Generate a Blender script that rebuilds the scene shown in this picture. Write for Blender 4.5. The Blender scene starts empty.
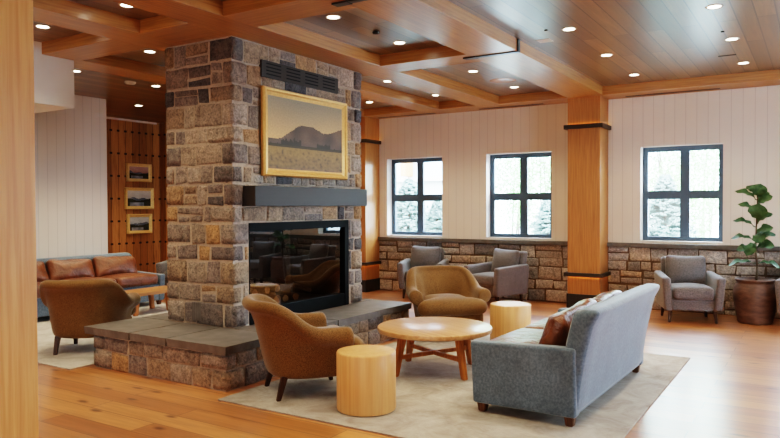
import bpy, bmesh, math, random
from mathutils import Vector, Matrix, noise as mnoise
random.seed(7)
PI = math.pi
C = bpy.context.scene.collection
# ------------------------------------------------------------------ camera
H = 1.46
F_PX, YAW, PITCH, ROLL = 681.755, 0.560461, -0.0179309, -0.0038113
def make_camera():
    cy, sy = math.cos(YAW), math.sin(YAW)
    fw = Vector((-sy*math.cos(PITCH), cy*math.cos(PITCH), math.sin(PITCH)))
    rt = Vector((cy, sy, 0)); up = rt.cross(fw)
    c, s = math.cos(ROLL), math.sin(ROLL)
    r2 = c*rt + s*up; u2 = -s*rt + c*up
    cam = bpy.data.cameras.new('camera'); cam.sensor_fit = 'HORIZONTAL'; cam.sensor_width = 36
    cam.lens = F_PX/780*36; cam.clip_end = 200; cam.clip_start = 0.05
    o = bpy.data.objects.new('camera', cam); C.objects.link(o)
    m = Matrix.Identity(4)
    for i in range(3):
        m[i][0] = r2[i]; m[i][1] = u2[i]; m[i][2] = -fw[i]
    m.translation = (0, 0, H); o.matrix_world = m
    bpy.context.scene.camera = o
make_camera()

# ------------------------------------------------------------------ materials
def srgb(r, g, b):
    f = lambda v: (v/255/12.92) if v/255 <= 0.04045 else ((v/255+0.055)/1.055)**2.4
    return (f(r), f(g), f(b), 1)
class NT:
    def __init__(s, name):
        s.m = bpy.data.materials.new(name); s.m.use_nodes = True
        s.t = s.m.node_tree; s.b = s.t.nodes['Principled BSDF']; s.out = s.t.nodes['Material Output']
    def n(s, typ, **kw):
        o = s.t.nodes.new(typ)
        for k, v in kw.items():
            if k in o.inputs: o.inputs[k].default_value = v
            else: setattr(o, k, v)
        return o
    def l(s, a, b): s.t.links.new(a, b)
    def coord(s, scale=(1, 1, 1), rot=(0, 0, 0), loc=(0, 0, 0)):
        tc = s.n('ShaderNodeTexCoord'); mp = s.n('ShaderNodeMapping')
        mp.inputs['Scale'].default_value = scale; mp.inputs['Rotation'].default_value = rot; mp.inputs['Location'].default_value = loc
        s.l(tc.outputs['Object'], mp.inputs['Vector']); return mp.outputs['Vector']
    def noise(s, vec, scale, detail=4, rough=0.55, dist=0):
        o = s.n('ShaderNodeTexNoise'); o.inputs['Scale'].default_value = scale; o.inputs['Detail'].default_value = detail
        o.inputs['Roughness'].default_value = rough; o.inputs['Distortion'].default_value = dist
        s.l(vec, o.inputs['Vector']); return o.outputs['Fac']
    def ramp(s, fac, stops):
        o = s.n('ShaderNodeValToRGB'); e = o.color_ramp.elements
        e[0].position, e[0].color = stops[0]; e[1].position, e[1].color = stops[-1]
        for p, c in stops[1:-1]:
            x = e.new(p); x.color = c
        s.l(fac, o.inputs['Fac']); return o.outputs['Color']
    def mix(s, fac, a, b, mode='MIX'):
        o = s.n('ShaderNodeMix', data_type='RGBA', blend_type=mode)
        for sock, v in ((o.inputs[0], fac), (o.inputs[6], a), (o.inputs[7], b)):
            if isinstance(v, bpy.types.NodeSocket): s.l(v, sock)
            else: sock.default_value = v
        return o.outputs[2]
    def math(s, op, a, b=None, c=None):
        o = s.n('ShaderNodeMath', operation=op)
        for i, v in enumerate((a, b, c)):
            if v is None: continue
            if isinstance(v, bpy.types.NodeSocket): s.l(v, o.inputs[i])
            else: o.inputs[i].default_value = v
        return o.outputs[0]
    def bump(s, h, strength=0.3, dist=0.01):
        o = s.n('ShaderNodeBump'); o.inputs['Strength'].default_value = strength; o.inputs['Distance'].default_value = dist
        s.l(h, o.inputs['Height']); s.l(o.outputs['Normal'], s.b.inputs['Normal'])
    def fin(s, col, rough=0.5, spec=0.5, metal=0):
        if isinstance(col, bpy.types.NodeSocket): s.l(col, s.b.inputs['Base Color'])
        else: s.b.inputs['Base Color'].default_value = col
        if isinstance(rough, bpy.types.NodeSocket): s.l(rough, s.b.inputs['Roughness'])
        else: s.b.inputs['Roughness'].default_value = rough
        s.b.inputs['Specular IOR Level'].default_value = spec; s.b.inputs['Metallic'].default_value = metal
        return s.m
def plain(name, col, rough=0.5, spec=0.5, metal=0, var=0.12, sc=30):
    t = NT(name); v = t.coord(); f = t.noise(v, sc, 3)
    d = tuple(c*(1-var) for c in col[:3])+(1,); e = tuple(min(1, c*(1+var)) for c in col[:3])+(1,)
    return t.fin(t.ramp(f, [(0.3, d), (0.7, e)]), rough, spec, metal)
def emit(name, col, st):
    t = NT(name); t.b.inputs['Emission Color'].default_value = col; t.b.inputs['Emission Strength'].default_value = st
    t.b.inputs['Base Color'].default_value = col; return t.m
def wood(name, light, dark, axis='z', fine=60, rough=0.4, spec=0.4, blotch=0.25, board=0):
    t = NT(name); k = 'xyz'.index(axis)
    s1 = [fine]*3; s1[k] = fine*0.035; s2 = [6]*3; s2[k] = 0.5
    g = t.noise(t.coord(tuple(s1)), 1.0, 5, 0.6, 0.3); b = t.noise(t.coord(tuple(s2)), 1.0, 3, 0.5, 0.8)
    col = t.ramp(g, [(0.32, dark), (0.62, light)])
    br = t.ramp(b, [(0.3, (1-blotch, 1-blotch, 1-blotch, 1)), (0.7, (1, 1, 1, 1))])
    col = t.mix(1, col, br, 'MULTIPLY')
    t.bump(g, 0.08, 0.004)
    return t.fin(col, rough, spec)
def planks(name, along, width, length, c1, c2, mortar, rough, spec, grain=(0.75, 1.08), knots=0.0, gap=0.004, bumpy=0.2, roughvar=0.0):
    """boards running along x or y, with per-board tone, grain, knots and gaps"""
    t = NT(name); rot = (0, 0, 0) if along == 'x' else (0, 0, -PI/2)
    v = t.coord(rot=rot)
    br = t.n('ShaderNodeTexBrick'); br.offset = 0.37; br.offset_frequency = 2
    for k, val in (('Color1', (0, 0, 0, 1)), ('Color2', (1, 1, 1, 1)), ('Mortar', (0.5, 0.5, 0.5, 1)), ('Scale', 1.0), ('Mortar Size', gap), ('Mortar Smooth', 0.1), ('Bias', 0.0), ('Brick Width', length), ('Row Height', width)):
        br.inputs[k].default_value = val
    t.l(v, br.inputs['Vector'])
    col = t.ramp(br.outputs['Color'], [(0.0, c1), (1.0, c2)])
    # grain: offset per board so boards differ
    comb = t.n('ShaderNodeVectorMath', operation='MULTIPLY_ADD')
    t.l(br.outputs['Color'], comb.inputs[0]); comb.inputs[1].default_value = (7.3, 3.1, 5.7)
    mp = t.n('ShaderNodeMapping'); mp.inputs['Scale'].default_value = (1.6, 24, 24); t.l(v, mp.inputs['Vector']); t.l(mp.outputs['Vector'], comb.inputs[2])
    g = t.noise(comb.outputs[0], 1.0, 5, 0.6, 0.6)
    lo, hi = grain
    col = t.mix(1, col, t.ramp(g, [(0.3, (lo, lo, lo*0.95, 1)), (0.7, (hi, hi, hi, 1))]), 'MULTIPLY')
    if knots:
        mp2 = t.n('ShaderNodeMapping'); mp2.inputs['Scale'].default_value = (1.3, 3.2, 1.0); t.l(v, mp2.inputs['Vector'])
        vo = t.n('ShaderNodeTexVoronoi', voronoi_dimensions='2D'); vo.inputs['Scale'].default_value = 1.0; t.l(mp2.outputs['Vector'], vo.inputs['Vector'])
        wob = t.math('ADD', vo.outputs['Distance'], t.math('MULTIPLY', g, 0.10))
        kf = t.ramp(wob, [(0.085, (1, 1, 1, 1)), (0.15, (0, 0, 0, 1))])
        col = t.mix(t.math('MULTIPLY', kf, knots), col, (c1[0]*0.18, c1[1]*0.14, c1[2]*0.12, 1))
    col = t.mix(br.outputs['Fac'], col, mortar)
    h = t.math('SUBTRACT', t.math('MULTIPLY', g, 0.25), br.outputs['Fac'])
    t.bump(h, bumpy, 0.004)
    if roughvar:
        r = t.math('ADD', t.math('MULTIPLY', g, roughvar), rough-roughvar/2)
        return t.fin(col, r, spec)
    return t.fin(col, rough, spec)
def shiplap(name, axis, width, col, dark):
    t = NT(name); tc = t.n('ShaderNodeTexCoord'); sp = t.n('ShaderNodeSeparateXYZ'); t.l(tc.outputs['Object'], sp.inputs[0])
    p = t.math('PINGPONG', sp.outputs['XYZ'.index(axis.upper())], width/2)
    f = t.ramp(t.math('DIVIDE', p, width/2), [(0.0, (1, 1, 1, 1)), (0.075, (0, 0, 0, 1))])
    g = t.noise(t.coord(), 1.3, 3)
    base = t.ramp(g, [(0.3, tuple(c*0.95 for c in col[:3])+(1,)), (0.7, col)])
    t.bump(t.math('SUBTRACT', 1.0, f), 0.35, 0.006)
    return t.fin(t.mix(f, base, dark), 0.55, 0.3)
def fabric(name, c1, c2, sc=220, rough=0.9, bl=0.2, sheen=0.3, bump=0.25):
    t = NT(name); v = t.coord(); f = t.noise(v, sc, 2, 0.7); b = t.noise(v, 5, 3)
    col = t.ramp(f, [(0.35, c1), (0.65, c2)])
    col = t.mix(1, col, t.ramp(b, [(0.3, (1-bl, 1-bl, 1-bl, 1)), (0.7, (1, 1, 1, 1))]), 'MULTIPLY')
    t.bump(f, bump, 0.003); t.b.inputs['Sheen Weight'].default_value = sheen; t.b.inputs['Sheen Roughness'].default_value = 0.4
    return t.fin(col, rough, 0.2)
def stone_mat(name, mul=1.0, rough=0.85):
    t = NT(name); at = t.n('ShaderNodeAttribute', attribute_name='Col'); v = t.coord()
    f = t.noise(v, 17, 7, 0.72, 0.4); g = t.noise(v, 48, 4, 0.75)
    a = t.mix(1, at.outputs['Color'], t.ramp(f, [(0.3, (0.55*mul, 0.55*mul, 0.57*mul, 1)), (0.5, (mul, mul, mul, 1)), (0.7, (1.4*mul, 1.33*mul, 1.22*mul, 1))]), 'MULTIPLY')
    a = t.mix(1, a, t.ramp(g, [(0.34, (0.55, 0.55, 0.55, 1)), (0.58, (1.12, 1.08, 1.08, 1))]), 'MULTIPLY')
    t.bump(t.math('ADD', f, t.math('MULTIPLY', g, 0.6)), 1.0, 0.03)
    return t.fin(a, rough, 0.25)
def vcol_mat(name, rough=0.6, spec=0.3):
    t = NT(name); at = t.n('ShaderNodeAttribute', attribute_name='Col'); f = t.noise(t.coord(), 60, 4)
    return t.fin(t.mix(1, at.outputs['Color'], t.ramp(f, [(0.3, (0.85, 0.85, 0.85, 1)), (0.7, (1.1, 1.1, 1.1, 1))]), 'MULTIPLY'), rough, spec)
def glass_mat(name, tint=(1, 1, 1, 1), base=0.04, rough=0.0):
    """flat pane: transparent with Fresnel reflection"""
    t = NT(name); t.t.nodes.remove(t.b)
    tr = t.n('ShaderNodeBsdfTransparent'); tr.inputs['Color'].default_value = tint
    gl = t.n('ShaderNodeBsdfGlossy'); gl.inputs['Roughness'].default_value = rough; gl.inputs['Color'].default_value = (1, 1, 1, 1)
    lw = t.n('ShaderNodeLayerWeight'); lw.inputs['Blend'].default_value = 0.35
    fac = t.math('ADD', t.math('MULTIPLY', lw.outputs['Fresnel'], 0.8), base)
    mx = t.n('ShaderNodeMixShader'); t.l(fac, mx.inputs[0]); t.l(tr.outputs[0], mx.inputs[1]); t.l(gl.outputs[0], mx.inputs[2])
    t.l(mx.outputs[0], t.out.inputs['Surface']); return t.m

M = {}
M['floor'] = planks('oak_floor', 'x', 0.19, 1.9, srgb(170, 100, 52), srgb(222, 152, 92), srgb(105, 64, 36), 0.24, 0.6, grain=(0.66, 1.08), knots=0.85, gap=0.0035, bumpy=0.05, roughvar=0.08)
M['ceiling'] = planks('walnut_ceiling', 'y', 0.155, 2.6, srgb(84, 60, 38), srgb(146, 112, 76), srgb(34, 22, 14), 0.34, 0.5, grain=(0.5, 1.15), gap=0.006, bumpy=0.3, roughvar=0.1)
M['beam_y'] = wood('oak_beam_along', srgb(184, 126, 64), srgb(154, 99, 47), 'y', 55, 0.38, 0.45, 0.12)
M['beam_x'] = wood('oak_beam_cross', srgb(184, 126, 64), srgb(154, 99, 47), 'x', 55, 0.38, 0.45, 0.12)
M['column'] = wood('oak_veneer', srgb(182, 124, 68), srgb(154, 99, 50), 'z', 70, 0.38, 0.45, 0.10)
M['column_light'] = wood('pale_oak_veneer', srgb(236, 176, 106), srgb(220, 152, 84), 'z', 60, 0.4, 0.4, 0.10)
M['black_metal'] = plain('black_metal', srgb(34, 30, 28), 0.4, 0.5)
M['band'] = plain('dark_bronze', srgb(44, 34, 26), 0.45, 0.5)
M['shiplap_x'] = shiplap('painted_boards_back', 'x', 0.14, srgb(230, 220, 208), srgb(198, 184, 174))
M['shiplap_y'] = shiplap('painted_boards_left', 'y', 0.14, srgb(222, 214, 206), srgb(188, 180, 173))
M['plaster'] = plain('white_plaster', srgb(226, 220, 212), 0.7, 0.3, 0, 0.03, 3)
M['stone'] = stone_mat('field_stone', 1.22)
M['mortar'] = plain('mortar', srgb(176, 160, 144), 0.95, 0.1, 0, 0.15, 40)
M['mortar_dark'] = plain('raked_mortar', srgb(110, 94, 80), 0.95, 0.1, 0, 0.2, 40)
M['slate'] = plain('slate_slab', srgb(106, 101, 99), 0.42, 0.5, 0, 0.25, 9)
M['cap'] = plain('slate_cap', srgb(96, 92, 88), 0.55, 0.4, 0, 0.2, 14)
M['iron'] = plain('matte_black_steel', srgb(9, 9, 10), 0.65, 0.12)
M['firebox'] = plain('firebox_lining', srgb(22, 20, 19), 0.8, 0.2)
M['mantel'] = plain('grey_steel_mantel', srgb(56, 52, 50), 0.5, 0.22, 0.0, 0.05, 50)
M['vent'] = plain('brown_vent_metal', srgb(44, 33, 27), 0.5, 0.4)
M['gold'] = plain('gilt_frame', srgb(212, 164, 96), 0.36, 0.5, 0.35, 0.12, 40)
M['gold_pale'] = plain('pale_gilt_frame', srgb(224, 196, 128), 0.4, 0.5, 0.15, 0.12, 40)
M['paint'] = vcol_mat('oil_paint', 0.5, 0.3)
M['winframe'] = plain('window_frame_navy_glare', srgb(72, 90, 108), 0.4, 0.5, 0, 0.05)  # navy lightened and blued: veiling glare put into the colour
M['glass'] = glass_mat('window_glass', (0.97, 0.99, 1, 1), 0.02)
M['fireglass'] = glass_mat('fireplace_glass', (0.75, 0.75, 0.75, 1), 0.16)
M['rearglass'] = glass_mat('fireplace_inner_glass', (0.6, 0.6, 0.6, 1), 0.25)
M['tan'] = fabric('mustard_wool', srgb(96, 70, 41), srgb(138, 104, 66), 150, 0.95, 0.14, 0.25)
M['grey'] = fabric('grey_tweed', srgb(78, 74, 77), srgb(128, 122, 121), 130, 0.9, 0.12, 0.3)
M['velvet'] = fabric('blue_grey_velvet', srgb(87, 103, 121), srgb(113, 129, 146), 60, 0.7, 0.28, 0.6, 0.1)
M['darkwood'] = wood('dark_stained_wood', srgb(74, 46, 30), srgb(46, 28, 18), 'z', 60, 0.45)
M['midwood'] = wood('brown_wood_foot', srgb(112, 68, 40), srgb(76, 44, 26), 'z', 60, 0.45)
M['tablewood'] = wood('oak_table_top', srgb(218, 170, 122), srgb(192, 136, 88), 'x', 36, 0.28, 0.5, 0.12)  # oak base lightened, glare on the top put into the colour
M['tableleg'] = wood('oak_table_leg', srgb(198, 128, 70), srgb(164, 96, 48), 'z', 50, 0.4, 0.4, 0.12)
M['stool'] = wood('pale_maple', srgb(226, 176, 118), srgb(212, 156, 98), 'z', 34, 0.4, 0.4, 0.14)
M['lamp'] = emit('warm_lens', (1, 0.84, 0.62, 1), 22)
M['led'] = emit('amber_led', (1, 0.50, 0.12, 1), 16)
M['trim_white'] = plain('white_trim', srgb(214, 206, 198), 0.5, 0.4, 0, 0.03)
M['clay'] = NT('brown_clay')
def _clay():
    t = M['clay']; v = t.coord((3, 3, 8)); f = t.noise(v, 2, 5, 0.6)
    t.bump(f, 0.3, 0.01)
    return t.fin(t.ramp(f, [(0.3, srgb(66, 50, 44)), (0.55, srgb(98, 74, 62)), (0.75, srgb(120, 94, 80))]), 0.5, 0.4)
M['clay'] = _clay()
M['soil'] = plain('potting_soil', srgb(50, 38, 28), 0.95, 0.1, 0, 0.3, 60)
M['stem'] = plain('fig_stem', srgb(92, 76, 58), 0.8, 0.2, 0, 0.2, 50)
M['bark'] = plain('log_bark', srgb(70, 50, 36), 0.9, 0.1, 0, 0.35, 30)
M['logend'] = plain('log_cut_end', srgb(150, 104, 64), 0.8, 0.2, 0, 0.15, 60)
def _leather():
    t = NT('brown_leather'); v = t.coord(); f = t.noise(v, 9, 4, 0.6, 0.5); g = t.noise(v, 90, 2)
    t.bump(t.math('ADD', f, t.math('MULTIPLY', g, 0.06)), 0.7, 0.03)
    return t.fin(t.ramp(f, [(0.3, srgb(84, 46, 26)), (0.7, srgb(124, 72, 42))]), 0.32, 0.5)
M['leather'] = _leather()
def _leaf():
    t = NT('fig_leaf'); f = t.noise(t.coord(), 16, 3)
    t.b.inputs['Subsurface Weight'].default_value = 0
    return t.fin(t.ramp(f, [(0.3, srgb(40, 66, 38)), (0.7, srgb(76, 102, 64))]), 0.62, 0.25)
M['leaf'] = _leaf()
def _rug(name, a, b, c):
    t = NT(name); v = t.coord(); f = t.noise(v, 3.2, 6, 0.68, 0.8); g = t.noise(t.coord((20, 260, 1)), 1, 2); h = t.noise(v, 160, 2)
    col = t.ramp(f, [(0.32, a), (0.5, b), (0.68, c)])
    col = t.mix(0.8, col, t.ramp(g, [(0.3, (0.80, 0.80, 0.80, 1)), (0.7, (1.08, 1.08, 1.08, 1))]), 'MULTIPLY')
    t.bump(h, 0.4, 0.004)
    return t.fin(col, 0.95, 0.1)
M['rug'] = _rug('faded_rug', srgb(148, 138, 130), srgb(174, 166, 158), srgb(192, 186, 180))
M['rug_left'] = _rug('grey_rug', srgb(168, 160, 152), srgb(192, 186, 180), srgb(206, 200, 195))
def _pine():
    t = NT('knotty_pine_wall'); tc = t.n('ShaderNodeTexCoord'); sp = t.n('ShaderNodeSeparateXYZ'); t.l(tc.outputs['Object'], sp.inputs[0])
    # one "across" coordinate works for walls in either direction
    ac = t.math('ADD', sp.outputs['X'], sp.outputs['Y']); z = sp.outputs['Z']; W = 0.155
    cb = t.n('ShaderNodeCombineXYZ'); t.l(z, cb.inputs[0]); t.l(ac, cb.inputs[1])
    br = t.n('ShaderNodeTexBrick'); br.offset = 0.3
    for k, val in (('Color1', (0, 0, 0, 1)), ('Color2', (1, 1, 1, 1)), ('Mortar', (0.5, 0.5, 0.5, 1)), ('Scale', 1.0), ('Mortar Size', 0.004), ('Brick Width', 9.0), ('Row Height', W)):
        br.inputs[k].default_value = val
    t.l(cb.outputs[0], br.inputs['Vector'])
    mp = t.n('ShaderNodeMapping'); mp.inputs['Scale'].default_value = (1.6, 16, 1); t.l(cb.outputs[0], mp.inputs['Vector'])
    g = t.noise(mp.outputs['Vector'], 1.0, 5, 0.65, 1.6)
    col = t.ramp(br.outputs['Color'], [(0, srgb(138, 92, 50)), (1, srgb(186, 132, 78))])
    col = t.mix(1, col, t.ramp(g, [(0.28, (0.45, 0.4, 0.36, 1)), (0.42, (0.85, 0.82, 0.8, 1)), (0.7, (1.1, 1.1, 1.1, 1))]), 'MULTIPLY')
    col = t.mix(br.outputs['Fac'], col, srgb(50, 30, 16))
    # square black nail heads at every board, rows 0.4 m apart
    px = t.math('PINGPONG', ac, W); pz = t.math('PINGPONG', z, 0.4)
    def win(p, lo):
        return t.math('GREATER_THAN', p, lo)
    nail = t.math('MULTIPLY', win(t.math('PINGPONG', t.math('ADD', ac, W/2), W/2), W/2-0.028), win(t.math('PINGPONG', t.math('ADD', z, 0.26), 0.21), 0.21-0.018))
    col = t.mix(nail, col, srgb(28, 20, 16))
    t.bump(t.math('SUBTRACT', 1.0, br.outputs['Fac']), 0.3, 0.005)
    return t.fin(col, 0.5, 0.35)
M['pine'] = _pine()

for k, cw, cr, ior in (('floor', 1.0, 0.30, 1.95), ('ceiling', 0.6, 0.28, 1.7), ('beam_y', 0.7, 0.26, 1.6), ('beam_x', 0.7, 0.26, 1.6), ('tablewood', 0.5, 0.2, 1.5), ('column', 0.5, 0.25, 1.5)):
    b_ = M[k].node_tree.nodes['Principled BSDF']; b_.inputs['Coat Weight'].default_value = cw; b_.inputs['Coat Roughness'].default_value = cr; b_.inputs['Coat IOR'].default_value = ior
# ------------------------------------------------------------------ mesh helpers
def link(name, bm, mat, parent=None, smooth=False, loc=None, rotz=None):
    bmesh.ops.recalc_face_normals(bm, faces=bm.faces[:]) if len(bm.faces) < 60000 else None
    me = bpy.data.meshes.new(name); bm.to_mesh(me); bm.free()
    if smooth:
        for p in me.polygons: p.use_smooth = True
    me.materials.append(mat)
    o = bpy.data.objects.new(name, me); C.objects.link(o)
    if parent is not None: o.parent = parent
    if loc is not None: o.location = loc
    if rotz is not None: o.rotation_euler = (0, 0, rotz)
    return o
def tag(o, label=None, cat=None, group=None, kind=None):
    if label: o['label'] = label
    if cat: o['category'] = cat
    if group: o['group'] = group
    if kind: o['kind'] = kind
    return o
def thing(name, label, cat, loc=(0, 0, 0), rotz=0, group=None):
    o = bpy.data.objects.new(name, None); C.objects.link(o); o.empty_display_size = 0.1
    o.location = loc; o.rotation_euler = (0, 0, rotz)
    return tag(o, label, cat, group)
def structure(name, bm, mat, parent=None, label=None, cat=None):
    o = link(name, bm, mat, parent); o['kind'] = 'structure'
    if parent is None:
        o['label'] = label or name.replace('_', ' '); o['category'] = cat or name.split('_')[0]
    return o
def dup(root, loc, rotz, label, group=None):
    r = root.copy(); C.objects.link(r); r.location = loc; r.rotation_euler = (0, 0, rotz); r['label'] = label
    if group: r['group'] = group
    for ch in list(root.children):
        c = ch.copy(); C.objects.link(c); c.parent = r
        for g in list(ch.children):
            d = g.copy(); C.objects.link(d); d.parent = c
    return r
def smooth_by_angle(o, ang=40):
    try: o.data.set_sharp_from_angle(angle=math.radians(ang))
    except Exception: pass
    for p in o.data.polygons: p.use_smooth = True
    return o
def box(bm, x0, x1, y0, y1, z0, z1, bev=0.0, seg=2):
    b = bmesh.new(); bmesh.ops.create_cube(b, size=1)
    for v in b.verts:
        v.co = Vector(((x0+x1)/2+v.co.x*(x1-x0), (y0+y1)/2+v.co.y*(y1-y0), (z0+z1)/2+v.co.z*(z1-z0)))
    if bev: bmesh.ops.bevel(b, geom=b.edges[:], offset=bev, segments=seg, affect='EDGES', profile=0.5)
    merge(bm, b)
def merge(bm, b, mat=None):
    if mat is not None: bmesh.ops.transform(b, matrix=mat, verts=b.verts[:])
    me = bpy.data.meshes.new('tmp'); b.to_mesh(me); b.free(); bm.from_mesh(me); bpy.data.meshes.remove(me)
def B(*a, **k):
    bm = bmesh.new(); box(bm, *a, **k); return bm
def rbox(w, d, h, r, n=6, crown=0.0, fcrown=0.0, fn=None):
    """soft rounded box centred at the origin; crown swells top, fcrown swells front and back"""
    bm = bmesh.new(); hs = (w/2, d/2, h/2); cache = {}
    r = min(r, min(hs)*0.98)
    def axis(hh):
        a = [-hh+r*(1-math.cos(i*PI/8)) for i in range(4)]
        inner = [-hh+r+(2*(hh-r))*i/n for i in range(n+1)]
        return a[:4] + inner + [-x for x in reversed(a)]
    ax = [axis(x) for x in hs]
    def pt(p):
        k = tuple(round(x, 5) for x in p)
        if k in cache: return cache[k]
        q = Vector([max(-(hs[i]-r), min(hs[i]-r, p[i])) for i in range(3)]); dlt = Vector(p)-q
        v = q + (dlt.normalized()*r if dlt.length > 1e-9 else dlt)
        fx = 1-(v.x/hs[0])**2; fy = 1-(v.y/hs[1])**2; fz = 1-(v.z/hs[2])**2
        if crown: v.z += crown*max(fx, 0)*max(fy, 0)*(1 if v.z > 0 else (-0.3))
        if fcrown: v.y += fcrown*max(fx, 0)*max(fz, 0)*(1 if v.y > 0 else -1)
        if fn: v = fn(v)
        cache[k] = bm.verts.new(v); return cache[k]
    for i in range(3):
        j, k = (i+1) % 3, (i+2) % 3
        for sgn in (-1, 1):
            for a in range(len(ax[j])-1):
                for b in range(len(ax[k])-1):
                    q = []
                    for (da, db) in ((0, 0), (1, 0), (1, 1), (0, 1)):
                        p = [0, 0, 0]; p[i] = sgn*hs[i]; p[j] = ax[j][a+da]; p[k] = ax[k][b+db]; q.append(pt(p))
                    if len(set(q)) == 4:
                        try: bm.faces.new(q)
                        except ValueError: pass
                    elif len(set(q)) == 3:
                        u = []
                        for x in q:
                            if x not in u: u.append(x)
                        try: bm.faces.new(u)
                        except ValueError: pass
    return bm
def at(bm, loc=(0, 0, 0), rot=(0, 0, 0)):
    from mathutils import Euler
    m = Matrix.Translation(loc) @ Euler(rot).to_matrix().to_4x4()
    bmesh.ops.transform(bm, matrix=m, verts=bm.verts[:]); return bm
def loft(bm, rings, closed=True, cap=True):
    vs = [[bm.verts.new(p) for p in r] for r in rings]
    n = len(vs[0])
    for a, b in zip(vs, vs[1:]):
        for i in range(n if closed else n-1):
            j = (i+1) % n; bm.faces.new((a[i], a[j], b[j], b[i]))
    if cap:
        bm.faces.new(vs[0][::-1]); bm.faces.new(vs[-1])
    return bm
def lathe(bm, prof, seg=40, cx=0, cy=0):
    rings = []
    for i in range(seg):
        a = 2*PI*i/seg; rings.append([Vector((cx+r*math.cos(a), cy+r*math.sin(a), z)) for r, z in prof])
    vs = [[bm.verts.new(p) for p in r] for r in rings]; n = len(prof)
    for i in range(seg):
        a, b = vs[i], vs[(i+1) % seg]
        for j in range(n-1):
            bm.faces.new((a[j], b[j], b[j+1], a[j+1]))
    bmesh.ops.remove_doubles(bm, verts=bm.verts[:], dist=1e-5)
    return bm
def tube(bm, p0, p1, r0, r1, seg=10):
    p0, p1 = Vector(p0), Vector(p1); d = (p1-p0).normalized(); u = d.orthogonal().normalized(); w = d.cross(u)
    loft(bm, [[p+(u*math.cos(2*PI*i/seg)+w*math.sin(2*PI*i/seg))*r for i in range(seg)] for p, r in ((p0, r0), (p1, r1))])
    return bm
def taper_leg(x, y, z0, z1, s0, s1, dx=0, dy=0):
    """square leg, s1 at the top, s0 at the foot, foot offset by dx, dy"""
    bm = bmesh.new()
    r = [[Vector((cx+sx*s/2, cy+sy*s/2, z)) for sx, sy in ((-1, -1), (1, -1), (1, 1), (-1, 1))] for cx, cy, z, s in ((x+dx, y+dy, z0, s0), (x, y, z1, s1))]
    loft(bm, r); bmesh.ops.bevel(bm, geom=bm.edges[:], offset=min(s0, s1)*0.12, segments=2, affect='EDGES')
    return bm

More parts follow.
